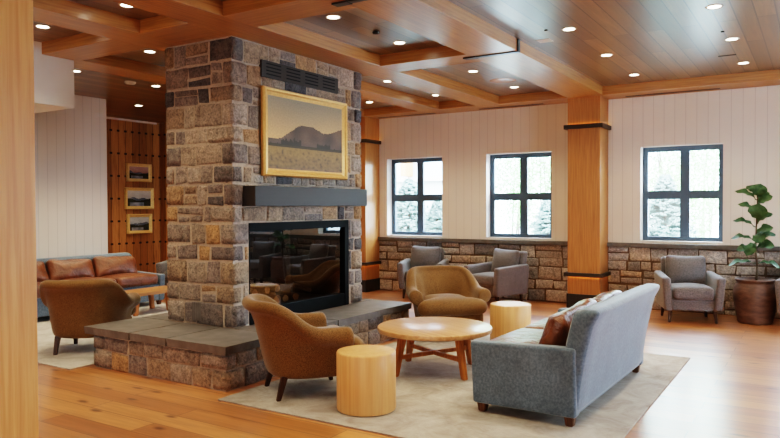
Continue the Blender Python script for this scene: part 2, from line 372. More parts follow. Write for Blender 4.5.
# ------------------------------------------------------------------ stonework
PAL_CHIM = [srgb(c[0]-4, c[1], c[2]+4) for c in ((158, 142, 126), (146, 130, 116), (168, 150, 132), (140, 126, 114), (156, 134, 112), (132, 120, 112), (166, 144, 120), (162, 148, 134), (168, 138, 106), (166, 134, 98), (118, 108, 102), (98, 92, 90), (140, 128, 120), (152, 138, 126), (150, 136, 122), (160, 140, 118))]
PAL_WAIN = [srgb(c[0]-10, c[1]-1, c[2]+5) for c in ((174, 156, 142), (180, 162, 146), (162, 146, 134), (188, 172, 158), (152, 140, 130), (168, 150, 138), (178, 162, 148), (188, 162, 138), (144, 134, 126), (172, 152, 136))]
class Stones:
    def __init__(s, seed, pal):
        s.bm = bmesh.new(); s.col = s.bm.loops.layers.color.new('Col'); s.r = random.Random(seed); s.pal = pal
    def paint(s, faces):
        c = s.r.choice(s.pal); k = s.r.uniform(0.85, 1.12); c = (c[0]*k, c[1]*k, c[2]*k, 1)
        # stored as display colour: convert back
        g = tuple(1.055*max(x, 0)**(1/2.4)-0.055 if x > 0.0031308 else x*12.92 for x in c[:3])+(1,)
        for f in faces:
            f.smooth = True
            for l in f.loops: l[s.col] = g
    def stone(s, o, u, v, n, u0, u1, v0, v1, pr, gap, jit=0.012):
        r = s.r; g = gap/2; u0 += g; u1 -= g; v0 += g; v1 -= g
        if u1-u0 < 0.02 or v1-v0 < 0.02: return
        cj = [[Vector((r.uniform(-jit, jit), r.uniform(-jit, jit))) for _ in range(2)] for _ in range(2)]
        e = min(0.014, (u1-u0)/4, (v1-v0)/4)
        def ax(a, b):
            k = max(1, int((b-a)/0.07)); return [a, a+e*0.35, a+e*1.2]+[a+e*1.2+(b-a-2.4*e)*i/k for i in range(1, k)]+[b-e*1.2, b-e*0.35, b]
        us, vs = ax(u0, u1), ax(v0, v1); d = pr*r.uniform(0.65, 1.25); tu, tv = r.uniform(-0.25, 0.25), r.uniform(-0.25, 0.25)
        off = Vector((r.uniform(0, 99), r.uniform(0, 99), r.uniform(0, 99)))
        grid = []
        for i, a in enumerate(us):
            row = []
            for j, b in enumerate(vs):
                fa, fb = (a-u0)/(u1-u0), (b-v0)/(v1-v0)
                w = cj[0][0]*(1-fa)*(1-fb)+cj[1][0]*fa*(1-fb)+cj[0][1]*(1-fa)*fb+cj[1][1]*fa*fb
                k = min(i, j, len(us)-1-i, len(vs)-1-j)
                dep = (-0.004, d*0.62, d*0.95)[min(k, 2)]
                if k >= 1:
                    p = o+u*a+v*b
                    dep += mnoise.noise(p*9+off)*pr*0.35 + d*(tu*(fa-0.5)+tv*(fb-0.5))
                row.append(s.bm.verts.new(o+u*(a+w.x)+v*(b+w.y)+n*dep))
            grid.append(row)
        fs = []
        for i in range(len(us)-1):
            for j in range(len(vs)-1):
                fs.append(s.bm.faces.new((grid[i][j], grid[i+1][j], grid[i+1][j+1], grid[i][j+1])))
        s.paint(fs)
    def block(s, x0, x1, y0, y1, z0, z1, gap):
        b = bmesh.new(); g = gap/2; r = s.r
        box(b, x0, x1, y0, y1, z0+g, z1-g)
        bmesh.ops.subdivide_edges(b, edges=b.edges[:], cuts=2, use_grid_fill=True)
        off = Vector((r.uniform(0, 99), r.uniform(0, 99), r.uniform(0, 99)))
        for v in b.verts:
            v.co += Vector((mnoise.noise(v.co*7+off), mnoise.noise(v.co*7+off*1.3), 0.6*mnoise.noise(v.co*7+off*0.7)))*0.007
        sharp = [e for e in b.edges if len(e.link_faces) == 2 and e.calc_face_angle() > 0.9]
        bmesh.ops.bevel(b, geom=sharp, offset=0.009, segments=2, affect='EDGES')
        n0 = len(s.bm.faces); merge(s.bm, b); s.bm.faces.ensure_lookup_table()
        s.paint(s.bm.faces[n0:])
    def course(s, o, u, v, n, ua, ub, va, vb, pr, gap, wmin, wmax, split=0.22):
        x = ua
        while x < ub-1e-6:
            w = s.r.uniform(wmin, wmax)*(0.75+1.6*(vb-va))
            if ub-(x+w) < wmin*0.8: w = ub-x
            if s.r.random() < split and vb-va > 0.15 and w > wmin:
                m = va+(vb-va)*s.r.uniform(0.38, 0.62)
                s.stone(o, u, v, n, x, x+w, va, m, pr, gap); s.stone(o, u, v, n, x, x+w, m, vb, pr, gap)
            else: s.stone(o, u, v, n, x, x+w, va, vb, pr, gap)
            x += w
X_, Y_, Z_ = Vector((1, 0, 0)), Vector((0, 1, 0)), Vector((0, 0, 1))
def stone_tower(seed, pal, x0, x1, y0, y1, courses, pr, gap, wmin, wmax, openings=(), split=0.22):
    """four stone faces around a rectangular core with wrapping quoins; openings = (face, a, b, z0, z1)"""
    S = Stones(seed, pal); r = S.r; q = 0.009
    for ci, (za, zb) in enumerate(courses):
        L = {}
        for k, (cx, cy, sx, sy) in enumerate(((x1, y0, -1, 1), (x0, y0, 1, 1), (x1, y1, -1, -1), (x0, y1, 1, -1))):
            lx, ly = (r.uniform(0.2, 0.34), r.uniform(0.11, 0.15)) if (ci+k) % 2 else (r.uniform(0.11, 0.16), r.uniform(0.17, 0.21))
            L[k] = (lx, ly)
            a, b = sorted((cx-sx*q*r.uniform(0.6, 1.6), cx+sx*(lx-gap/2))); c, d = sorted((cy-sy*q*r.uniform(0.6, 1.6), cy+sy*(ly-gap/2)))
            S.block(a, b, c, d, za, zb, gap)
        faces = (('front', Vector((x0, y0, 0)), X_, -Y_, x1-x0, L[1][0], L[0][0]), ('right', Vector((x1, y0, 0)), Y_, X_, y1-y0, L[0][1], L[2][1]),
                 ('back', Vector((x0, y1, 0)), X_, Y_, x1-x0, L[3][0], L[2][0]), ('left', Vector((x0, y0, 0)), Y_, -X_, y1-y0, L[1][1], L[3][1]))
        for nm, o, u, n, W, la, lb in faces:
            spans = [(la, W-lb)]
            for f, a, b, c, d in openings:
                if f == nm and za < d-0.01 and zb > c+0.01:
                    ns = []
                    for p, t in spans:
                        if b <= p or a >= t: ns.append((p, t)); continue
                        if a > p+0.02: ns.append((p, a))
                        if b < t-0.02: ns.append((b, t))
                    spans = ns
            for p, t in spans: S.course(o, u, Z_, n, p, t, za, zb, pr, gap, wmin, wmax, split)
    return S.bm
def courses(z0, hs):
    out = []; z = z0
    for h in hs: out.append((z, z+h)); z += h
    return out

# ------------------------------------------------------------------ the room
XR, YN = 3.2, -3.2          # right wall, wall behind the camera
YB = 10.08                  # back (window) wall
ZB, ZC = 3.0, 3.12          # beam soffits, plank ceiling
structure('floor', B(-11.2, XR+0.2, YN-0.2, YB+0.2, -0.1, 0), M['floor'], label='wide plank oak floor with knots')
structure('ceiling', B(-11.2, XR+0.2, YN-0.2, YB+0.2, ZC, ZC+0.15), M['ceiling'], label='dark stained plank ceiling')
WINS = [(-6.38, -5.30), (-4.50, -3.43), (-2.13, -1.075), (-0.2, 0.86), (1.7, 2.75)]
WZ0, WZ1 = 0.955, 2.292
def wall_with_holes(axis, a, b, t0, t1, holes, z0=0.0, z1=ZC):
    bm = bmesh.new()
    def add(p, q, za, zb):
        if axis == 'x': box(bm, p, q, t0, t1, za, zb)
        else: box(bm, t0, t1, p, q, za, zb)
    cur = a
    for (h0, h1) in holes:
        add(cur, h0, z0, z1); add(h0, h1, z0, WZ0); add(h0, h1, WZ1, z1); cur = h1
    add(cur, b, z0, z1); return bm
structure('wall_back', wall_with_holes('x', -7.2, XR+0.2, YB, YB+0.22, WINS), M['shiplap_x'], label='white vertical board wall with windows above the stone wainscot')
WR = [(4.6, 5.8), (7.0, 8.2)]
structure('wall_right', wall_with_holes('y', YN-0.2, YB, XR, XR+0.22, WR), M['shiplap_y'], label='white board wall right of the room')
structure('wall_front', B(-9.23, XR, YN-0.2, YN, 0, ZC), M['shiplap_x'], label='white wall behind the camera')
structure('wall_left', B(-11.15, -9.23, YN-0.2, 6.555, 0, ZC), M['shiplap_y'], label='white vertical board wall behind the leather sofa')
structure('wall_alcove', B(-11.2, -11.0, 6.555, 9.0, 0, ZC), M['pine'], label='knotty pine board wall with rows of black nail heads')
structure('wall_alcove_end', B(-11.2, -7.0, 9.0, 9.2, 0, ZC), M['pine'], label='knotty pine end wall of the alcove')
structure('wall_return', B(-7.2, -7.0, 9.2, YB, 0, ZC), M['shiplap_y'], label='short return wall beside the corner column')
structure('wall_bulkhead', B(-9.23, -6.6, YN, 4.31, 2.507, ZC), M['plaster'], label='white dropped bulkhead at upper left')
structure('trim_1', B(-11.0, -10.96, 6.6, 8.9, 3.085, 3.12, bev=0.004), M['trim_white'], label='thin white rail along the top of the pine wall', cat='trim')
# stone wainscot with its slate cap
def wainscot(name, xa, xb, seed, capname, lab):
    S = Stones(seed, PAL_WAIN); o = Vector((xa, YB-0.012, 0)); hs = [0.19, 0.15, 0.2, 0.13, 0.2]; r = S.r
    cs = courses(0.0, hs)
    for za, zb in cs: S.course(o, X_, Z_, -Y_, 0, xb-xa, za, zb, 0.016, 0.016, 0.15, 0.4, 0.3)
    st = structure(name, S.bm, M['stone'], label='coursed stone wainscot '+lab)
    structure('mortar', B(xa, xb, YB-0.014, YB, 0, 0.875), M['mortar_dark'], st)
    structure('cap_stone', B(xa, xb, 10.015, YB+0.0, 0.872, 0.932, bev=0.006), M['cap'], st)
wainscot('trim_2', -6.55, -3.04, 11, 'cap', 'under the two left windows')
wainscot('trim_3', -2.58, XR, 12, 'cap', 'under the right window and behind the potted fig')
# windows
def window(nm, x0, x1, lab, side=None):
    w = bpy.data.objects.new(nm, None); C.objects.link(w); w['kind'] = 'structure'; w['label'] = lab; w['category'] = 'window'
    t = 0.07; yf0, yf1 = 0.15, 0.21
    if side is None: w.location = (x0, YB, 0); W = x1-x0
    else: w.location = (XR, x1, 0); w.rotation_euler = (0, 0, -PI/2); W = x1-x0
    bm = bmesh.new()
    for a, b, c, d in ((0, t, WZ0, WZ1), (W-t, W, WZ0, WZ1), (t, W-t, WZ0, WZ0+t), (t, W-t, WZ1-t, WZ1)): box(bm, a, b, yf0, yf1, c, d, bev=0.004)
    structure('frame', bm, M['winframe'], w)
    bm = bmesh.new(); mx = W*0.53 if side is None else W/2; mz = 1.612
    box(bm, mx-0.062, mx+0.062, yf0+0.004, yf1-0.004, WZ0+t, WZ1-t, bev=0.004); 
    structure('mullion', bm, M['winframe'], w)
    bm = bmesh.new(); box(bm, t, mx-0.062, yf0+0.006, yf1-0.006, mz-0.058, mz+0.058); box(bm, mx+0.062, W-t, yf0+0.006, yf1-0.006, mz-0.058, mz+0.058)
    structure('transom', bm, M['winframe'], w)
    bm = bmesh.new(); mz2 = 0.058
    for a, b in ((t, mx-0.062), (mx+0.062, W-t)):
        for c, d in ((WZ0+t, mz-mz2), (mz+mz2, WZ1-t)):
            vs = [bm.verts.new(p) for p in ((a, 0.18, c), (b, 0.18, c), (b, 0.18, d), (a, 0.18, d))]; bm.faces.new(vs)
    structure('pane', bm, M['glass'], w)
    structure('sill', B(0, W, -0.0, yf0, WZ0, WZ0+0.012), M['trim_white'], w)
    return w
window('window_1', *WINS[0], 'dark framed four pane window farthest left, with a building outside')
window('window_2', *WINS[1], 'dark framed four pane window just left of the middle column')
window('window_3', *WINS[2], 'dark framed four pane window right of the middle column')
window('window_4', *WINS[3], 'dark framed window beyond the potted fig'); window('window_5', *WINS[4], 'dark framed window at the right end of the back wall')
for i, (a, b) in enumerate(WR): window('window_%d' % (6+i), a, b, 'dark framed window number %d from the front in the right wall' % (i+1), side='r')
# beams
BX = [(-3.035, -2.535), (-4.465, -4.07), (-5.476, -5.09), (-6.93, -6.535)]
tn = 4
def trim(bm, mat, lab):
    global tn
    structure('trim_%d' % tn, bm, mat, label=lab, cat='beam'); tn += 1
for (a, b), lab, y0 in zip(BX, ('widest oak ceiling beam running back to the middle column', 'oak ceiling beam over the face of the chimney', 'oak ceiling beam left of the chimney', 'oak ceiling beam edging the far left coffers'), (YN, YN, YN, 4.31)):
    trim(B(a, b, y0, 9.59, ZB, ZC+0.02, bev=0.004), M['beam_y'], lab)
trim(B(-7.0, XR, 9.59, YB, ZB, ZC+0.02, bev=0.004), M['beam_x'], 'oak perimeter beam along the window wall')
seg = [(-4.07, -3.035), (-5.09, -4.465), (-6.6, -5.476)]
for (y0, y1), nm in (((1.6, 2.0), 'near'), ((3.96, 4.36), 'middle'), ((6.29, 6.68), 'far')):
    for (a, b), pl in zip(seg, ('right', 'centre', 'left')):
        if nm == 'far' and pl == 'left': a = -6.535
        if nm == 'middle' and pl == 'left': a = -6.6
        trim(B(a, b, y0, y1, ZB, ZC+0.02, bev=0.004), M['beam_x'], 'oak cross beam of the coffers, %s row, %s segment' % (nm, pl))
trim(B(-5.09, -4.465, 4.36, 6.29, ZB, ZC+0.02), M['beam_y'], 'oak soffit panel over the chimney top')
# columns
def column(label, x0, y0, mat, lit=True):
    w = 0.46; t = thing('wood_column', label, 'column', (x0+w/2, y0+w/2, 0)); h = w/2
    link('shaft', B(-h, h, -h+0.005, h-0.012, 0, ZB, bev=0.004), mat, t)
    if lit:
        for za, zb, zl in ((2.555, 2.617, 2.617), (0.455, 0.512, 0.447)):
            bm = bmesh.new(); e = h+0.045
            box(bm, -e, e, -e, -h-0.012, za, zb, bev=0.004); box(bm, -e, -h-0.012, -h-0.012, h-0.015, za, zb, bev=0.004); box(bm, h+0.012, e, -h-0.012, h-0.015, za, zb, bev=0.004)
            box(bm, -h-0.012, h+0.012, -h-0.012, -h+0.02, za+0.012, zb-0.012); box(bm, -h-0.012, -h+0.01, -h, h-0.015, za+0.012, zb-0.012); box(bm, h-0.01, h+0.012, -h, h-0.015, za+0.012, zb-0.012)
            bd = link('band', bm, M['band'], t)
            zz = (zb-0.012, zb-0.002) if zl > zb-0.01 else (za+0.002, za+0.012)
            bm = bmesh.new(); box(bm, -h, h, -h-0.011, -h, *zz); box(bm, h, h+0.011, -h, h-0.02, *zz); box(bm, -h-0.011, -h, -h, h-0.02, *zz)
            link('light_strip', bm, M['led'], bd)
        link('base', B(-h-0.012, h+0.012, -h-0.01, h-0.013, 0, 0.207, bev=0.004), M['black_metal'], t)
    return t
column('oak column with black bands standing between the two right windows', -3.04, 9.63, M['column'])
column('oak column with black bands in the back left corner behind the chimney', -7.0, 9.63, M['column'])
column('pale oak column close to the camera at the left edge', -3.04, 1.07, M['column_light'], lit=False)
for sx, lab in ((-4.05, 'fourth'), ):
    pass
# ------------------------------------------------------------------ fireplace
CX0, CX1, CY0, CY1 = -5.33, -4.462, 4.445, 6.475
fp = thing('stone_fireplace', 'tall freestanding stone chimney with a glazed firebox on a slate topped stone hearth', 'fireplace', (0, 0, 0))
cz = courses(0.365, [0.21, 0.17, 0.22, 0.15, 0.20]) + courses(1.315, [0.16, 0.2, 0.17, 0.2, 0.15, 0.22, 0.16, 0.21, 0.215])
FB0, FB1, FBT = 4.647, 6.232, 1.315
bm = stone_tower(21, PAL_CHIM, CX0, CX1, CY0, CY1, cz, 0.012, 0.018, 0.11, 0.34, openings=(('right', FB0-CY0, FB1-CY0, 0.365, FBT), ('left', FB0-CY0, FB1-CY0, 0.365, FBT)))
link('chimney_stonework', bm, M['stone'], fp)
bm = bmesh.new()
box(bm, CX0+0.001, CX1-0.001, CY0+0.001, FB0-0.0, 0.365, ZB); box(bm, CX0+0.001, CX1-0.001, FB1, CY1-0.001, 0.365, ZB); box(bm, CX0+0.001, CX1-0.001, FB0, FB1, FBT, ZB)
link('chimney_core', bm, M['mortar'], fp)
HX0, HX1, HY0, HY1 = -5.62, -3.955, 3.85, 6.68
bm = stone_tower(23, PAL_CHIM, HX0, HX1, HY0, HY1, courses(0.0, [0.165, 0.135]), 0.012, 0.016, 0.14, 0.36, split=0.1)
link('hearth_stonework', bm, M['stone'], fp)
link('hearth_core', B(HX0+0.004, HX1-0.004, HY0+0.004, HY1-0.004, 0.0, 0.299), M['mortar'], fp)
def slab(x0, x1, y0, y1, seed):
    b = bmesh.new(); box(b, x0, x1, y0, y1, 0.299, 0.365)
    bmesh.ops.subdivide_edges(b, edges=[e for e in b.edges if e.calc_length() > 0.2], cuts=14, use_grid_fill=True)
    rr = Vector((seed*3.1, seed*1.7, 0))
    for v in b.verts:
        if min(abs(v.co.x-x0), abs(v.co.x-x1), abs(v.co.y-y0), abs(v.co.y-y1)) < 1e-4:
            k = mnoise.noise(v.co*14+rr)*0.008; 
            if v.co.z < 0.31: k -= 0.006
            c = Vector(((x0+x1)/2, (y0+y1)/2, v.co.z)); d = (v.co-c); d.z = 0; v.co += d.normalized()*k
    link('hearth_slab', b, M['slate'], fp)
j = 0.014
for i, (a, b, c, d) in enumerate(((-5.75, -5.1, 3.812, CY0), (-5.1, -4.62, 3.812, CY0), (-4.62, -3.915, 3.812, CY0), (CX1, -3.915, CY0, 5.3), (CX1, -3.915, 5.3, 6.715), (-5.75, CX0, CY0, 5.5), (-5.75, CX0, 5.5, 6.715), (CX0, CX1, CY1, 6.715))):
    slab(a+j/2, b-j/2, c+j/2, d-j/2, i)
link('slab_joint', B(-5.725, -3.942, 3.838, 6.69, 0.302, 0.360), M['mortar'], fp)
# firebox: steel surround, lining, glass, ledge
fx = CX1-0.012
bm = bmesh.new(); t = 0.045
for a, b, c, d in ((FB0, FB0+0.014, 0.365, FBT), (FB1-t-0.03, FB1, 0.365, FBT), (FB0+0.014, FB1-t, FBT-0.08, FBT)): box(bm, fx-0.10, fx+0.016, a, b, c, d, bev=0.003)
link('firebox_frame', bm, M['iron'], fp)
link('firebox_ledge', B(fx-0.12, fx+0.012, FB0+0.014, FB1-t-0.03, 0.365, 0.5, bev=0.004), M['iron'], fp)
bm = bmesh.new()
box(bm, CX0+0.06, fx-0.1, FB0+0.002, FB0+0.03, 0.366, FBT); box(bm, CX0+0.06, fx-0.1, FB1-0.05, FB1-0.002, 0.366, FBT); box(bm, CX0+0.06, fx-0.1, FB0+0.03, FB1-0.05, FBT-0.04, FBT-0.002); box(bm, CX0+0.06, fx-0.12, FB0+0.03, FB1-0.05, 0.366, 0.46)
box(bm, CX0+0.02, CX0+0.06, FB0+0.002, FB1-0.002, 0.366, FBT-0.002)
link('firebox_lining', bm, M['firebox'], fp)
def pane(name, x, y0, y1, z0, z1, mat, par):
    bm = bmesh.new(); bm.faces.new([bm.verts.new(p) for p in ((x, y0, z0), (x, y1, z0), (x, y1, z1), (x, y0, z1))]); return link(name, bm, mat, par)
pane('firebox_glass', fx-0.02, FB0+0.014, FB1-t-0.03, 0.5, FBT-0.08, M['fireglass'], fp)
# mantel, vent
link('mantel_shelf', B(-4.47, -4.30, 4.567, 6.37, 1.47, 1.657, bev=0.004), M['mantel'], fp)
bm = bmesh.new(); V0, V1, VZ0, VZ1 = 4.804, 6.006, 2.692, 2.851
vt = link('vent_grille', B(CX1-0.01, CX1+0.034, V0, V1, VZ0, VZ1, bev=0.004), M['vent'], fp)
bm = bmesh.new()
for g in range(4):
    for k in range(4):
        y0 = V0+0.06+g*0.29; z0 = VZ0+0.026+k*0.033
        box(bm, CX1+0.03, CX1+0.0355, y0, y0+0.21, z0, z0+0.012)
link('slot', bm, M['iron'], vt)
bm = bmesh.new(); box(bm, -4.985, -4.865, 4.428, 4.44, 0.40, 0.575, bev=0.004)
for k in range(4): box(bm, -4.975+k*0.028, -4.957+k*0.028, 4.424, 4.43, 0.405, 0.57)
link('outlet_cover', bm, M['slate'], fp)
# logs in the firebox: each a thing with bark and a cut face
def log(p0, p1, r, label):
    t = thing('fire_log', label, 'log', p0, 0, 'split logs in the firebox'); p0, p1 = Vector(p0), Vector(p1); d = p1-p0
    bm = bmesh.new(); n = 12; dn = d.normalized(); u = dn.orthogonal().normalized(); w = dn.cross(u); rr = random.Random(label)
    ph = [rr.uniform(0.82, 1.1) for _ in range(n)]
    rings = [[dn*d.length*q+(u*math.cos(2*PI*i/n)+w*math.sin(2*PI*i/n))*r*ph[i]*rr.uniform(0.95, 1.05) for i in range(n)] for q in (0, 0.25, 0.5, 0.75, 1)]
    loft(bm, rings); link('bark', bm, M['bark'], t, True)
    bm = bmesh.new(); loft(bm, [[-dn*0.002*k+(u*math.cos(2*PI*i/n)+w*math.sin(2*PI*i/n))*r*ph[i]*0.93 for i in range(n)] for k in (0, 3)])
    link('cut_face', bm, M['logend'], t)
LG = [((-4.62, 4.80, 0.53), (-5.0, 4.86, 0.53), 0.055, 'split log at the far left of the firebox bottom row'),
      ((-4.62, 4.98, 0.525), (-5.05, 5.02, 0.525), 0.055, 'split log second from left in the firebox bottom row'),
      ((-4.60, 5.19, 0.53), (-5.02, 5.22, 0.53), 0.06, 'thick split log in the middle of the firebox bottom row'),
      ((-4.64, 5.36, 0.52), (-5.02, 5.40, 0.52), 0.05, 'split log fourth from left in the firebox bottom row'),
      ((-4.62, 5.50, 0.525), (-5.0, 5.60, 0.525), 0.05, 'split log at the right end of the firebox bottom row'),
      ((-4.66, 4.93, 0.625), (-5.0, 5.0, 0.625), 0.045, 'split log resting at the left of the upper firebox row'),
      ((-4.66, 5.11, 0.635), (-5.05, 5.1, 0.635), 0.05, 'split log in the centre of the upper firebox row'),
      ((-4.68, 5.28, 0.63), (-5.0, 5.34, 0.63), 0.045, 'split log at the right of the upper firebox row'),
      ((-4.66, 5.78, 0.56), (-4.78, 5.40, 0.70), 0.03, 'thin branch leaning on the right end of the log stack')]
for a, b, r_, lab in LG: log(a, b, r_*0.85, lab)

# paintings
def disp(c):
    return tuple(c)+(1,)
def mixc(a, b, t): t = max(0, min(1, t)); return tuple(a[i]*(1-t)+b[i]*t for i in range(3))
def meadow(u, v):
    n = mnoise.noise(Vector((u*6, v*6, 3.3))); n2 = mnoise.noise(Vector((u*30, v*30, 1.2)))
    c = mixc((0.78, 0.63, 0.45), (0.57, 0.53, 0.46), (v-0.45)/0.55)
    prof = [(0, 0.42), (0.12, 0.42), (0.2, 0.46), (0.3, 0.55), (0.38, 0.63), (0.43, 0.645), (0.5, 0.645), (0.58, 0.64), (0.64, 0.615), (0.72, 0.57), (0.8, 0.585), (0.88, 0.62), (0.95, 0.66), (1.01, 0.675)]
    for (a, ha), (b, hb) in zip(prof, prof[1:]):
        if a <= u <= b:
            hgt = ha+(hb-ha)*(u-a)/(b-a)+mnoise.noise(Vector((u*25, 0.5, 0)))*0.008; break
    if v < hgt: c = mixc((0.27, 0.22, 0.19), (0.40, 0.32, 0.26), 0.4+n+(v-0.4)*0.8)
    if v < 0.34+n*0.01: c = mixc((0.52, 0.41, 0.23), (0.40, 0.31, 0.19), (0.3-v)*2.5+n2*0.6)
    tl = 0.34+(0.10 if 0.16 < u < 0.42 else 0.08 if 0.63 < u < 0.82 else 0.02)*(0.6+abs(mnoise.noise(Vector((u*38, 2.2, 0)))))
    if 0.32 < v < tl: c = mixc(c, (0.17, 0.15, 0.11), 0.8)
    if v < 0.28 and n2 > 0.25: c = mixc(c, (0.30, 0.25, 0.17), 0.5*(n2-0.25)/0.3)
    return c
def river(a, b, g):
    def f(u, v):
        n = mnoise.noise(Vector((u*5, v*5, g)))
        c = mixc(a, b, (v-0.4)*1.6+n*0.4)
        m = 0.55+0.22*mnoise.noise(Vector((u*3.1, g, 0)))
        if v < m: c = mixc((0.28, 0.33, 0.40), (0.48, 0.50, 0.55), 0.5+n)
        if v < 0.36+0.3*abs(u-0.45)+n*0.06: c = mixc((0.10, 0.13, 0.11), (0.2, 0.22, 0.18), 0.5+n)
        if v < 0.24 and abs(u-0.4) < 0.3: c = mixc((0.6, 0.62, 0.66), (0.38, 0.42, 0.46), 0.5+n)
        return c
    return f
def painting(name, label, w, h, fw, loc, rotz, fmat, fn, res, depth=0.05, tilt=0.0):
    """hangs facing local -y, lower edge at the origin height"""
    t = thing(name, label, 'painting', loc, rotz); t.rotation_euler = (tilt, 0, rotz)
    prof = [(0, 0), (0, depth*0.6), (fw*0.18, depth), (fw*0.42, depth*0.92), (fw*0.55, depth*0.6), (fw*0.85, depth*0.42), (fw, depth*0.4), (fw, 0)]
    bm = bmesh.new(); rings = []
    for ox, oz, dx, dz in ((-w/2, 0, 1, 1), (w/2, 0, -1, 1), (w/2, h, -1, -1), (-w/2, h, 1, -1), (-w/2, 0, 1, 1)):
        rings.append([Vector((ox+dx*a, -b, oz+dz*a)) for a, b in prof])
    loft(bm, rings, True, False); bmesh.ops.remove_doubles(bm, verts=bm.verts[:], dist=1e-5)
    link('frame', bm, fmat, t)
    bm = bmesh.new(); cl = bm.loops.layers.color.new('Col'); nx, nz = res
    vs = [[bm.verts.new((-w/2+fw*0.9+(w-1.8*fw)*i/nx, -depth*0.35, fw*0.9+(h-1.8*fw)*k/nz)) for k in range(nz+1)] for i in range(nx+1)]
    for i in range(nx):
        for k in range(nz):
            f = bm.faces.new((vs[i][k], vs[i+1][k], vs[i+1][k+1], vs[i][k+1])); c = disp(fn((i+0.5)/nx, (k+0.5)/nz))
            for l in f.loops: l[cl] = c
    link('canvas', bm, M['paint'], t)
    return t
bigp = painting('landscape_painting', 'large gilt framed landscape of a flat topped mountain over a meadow, above the mantel', 1.338, 0.845, 0.075, (-4.437, 5.462, 1.756), PI/2, M['gold'], meadow, (110, 76))
link('name_plate', B(-0.06, 0.06, -0.037, -0.03, 0.016, 0.032, bev=0.002), M['band'], bigp)
pc = [('topmost of the three small gilt framed landscapes on the pine wall, pinkish sky', 0.55, 0.345, 1.955, river((0.66, 0.50, 0.48), (0.74, 0.62, 0.58), 1.7)),
      ('middle and widest of the three small gilt framed landscapes on the pine wall, pale lake', 0.64, 0.41, 1.432, river((0.68, 0.68, 0.68), (0.80, 0.80, 0.78), 4.4)),
      ('lowest of the three small gilt framed landscapes on the pine wall, bluish hills', 0.55, 0.375, 0.966, river((0.60, 0.65, 0.70), (0.74, 0.76, 0.78), 8.1))]
for lab, w, h, z, fn in pc: painting('landscape_painting', lab, w, h, 0.06, (-10.995, 8.485, z), PI/2, M['gold_pale'], fn, (40, 28), 0.06)

# ------------------------------------------------------------------ rugs
def rug(label, x0, x1, y0, y1, mat):
    b = bmesh.new(); box(b, x0-(x0+x1)/2, x1-(x0+x1)/2, y0-(y0+y1)/2, y1-(y0+y1)/2, 0.001, 0.013, bev=0.004)
    tag(link('area_rug', b, mat, None, loc=((x0+x1)/2, (y0+y1)/2, 0)), label, 'rug')
rug('large faded beige rug under the coffee table and velvet sofa', -3.83, -1.02, 3.645, 7.0, M['rug'])
rug('pale grey rug under the left armchair, left of the hearth', -8.9, -5.70, 3.64, 6.95, M['rug_left'])
RZ = 0.013

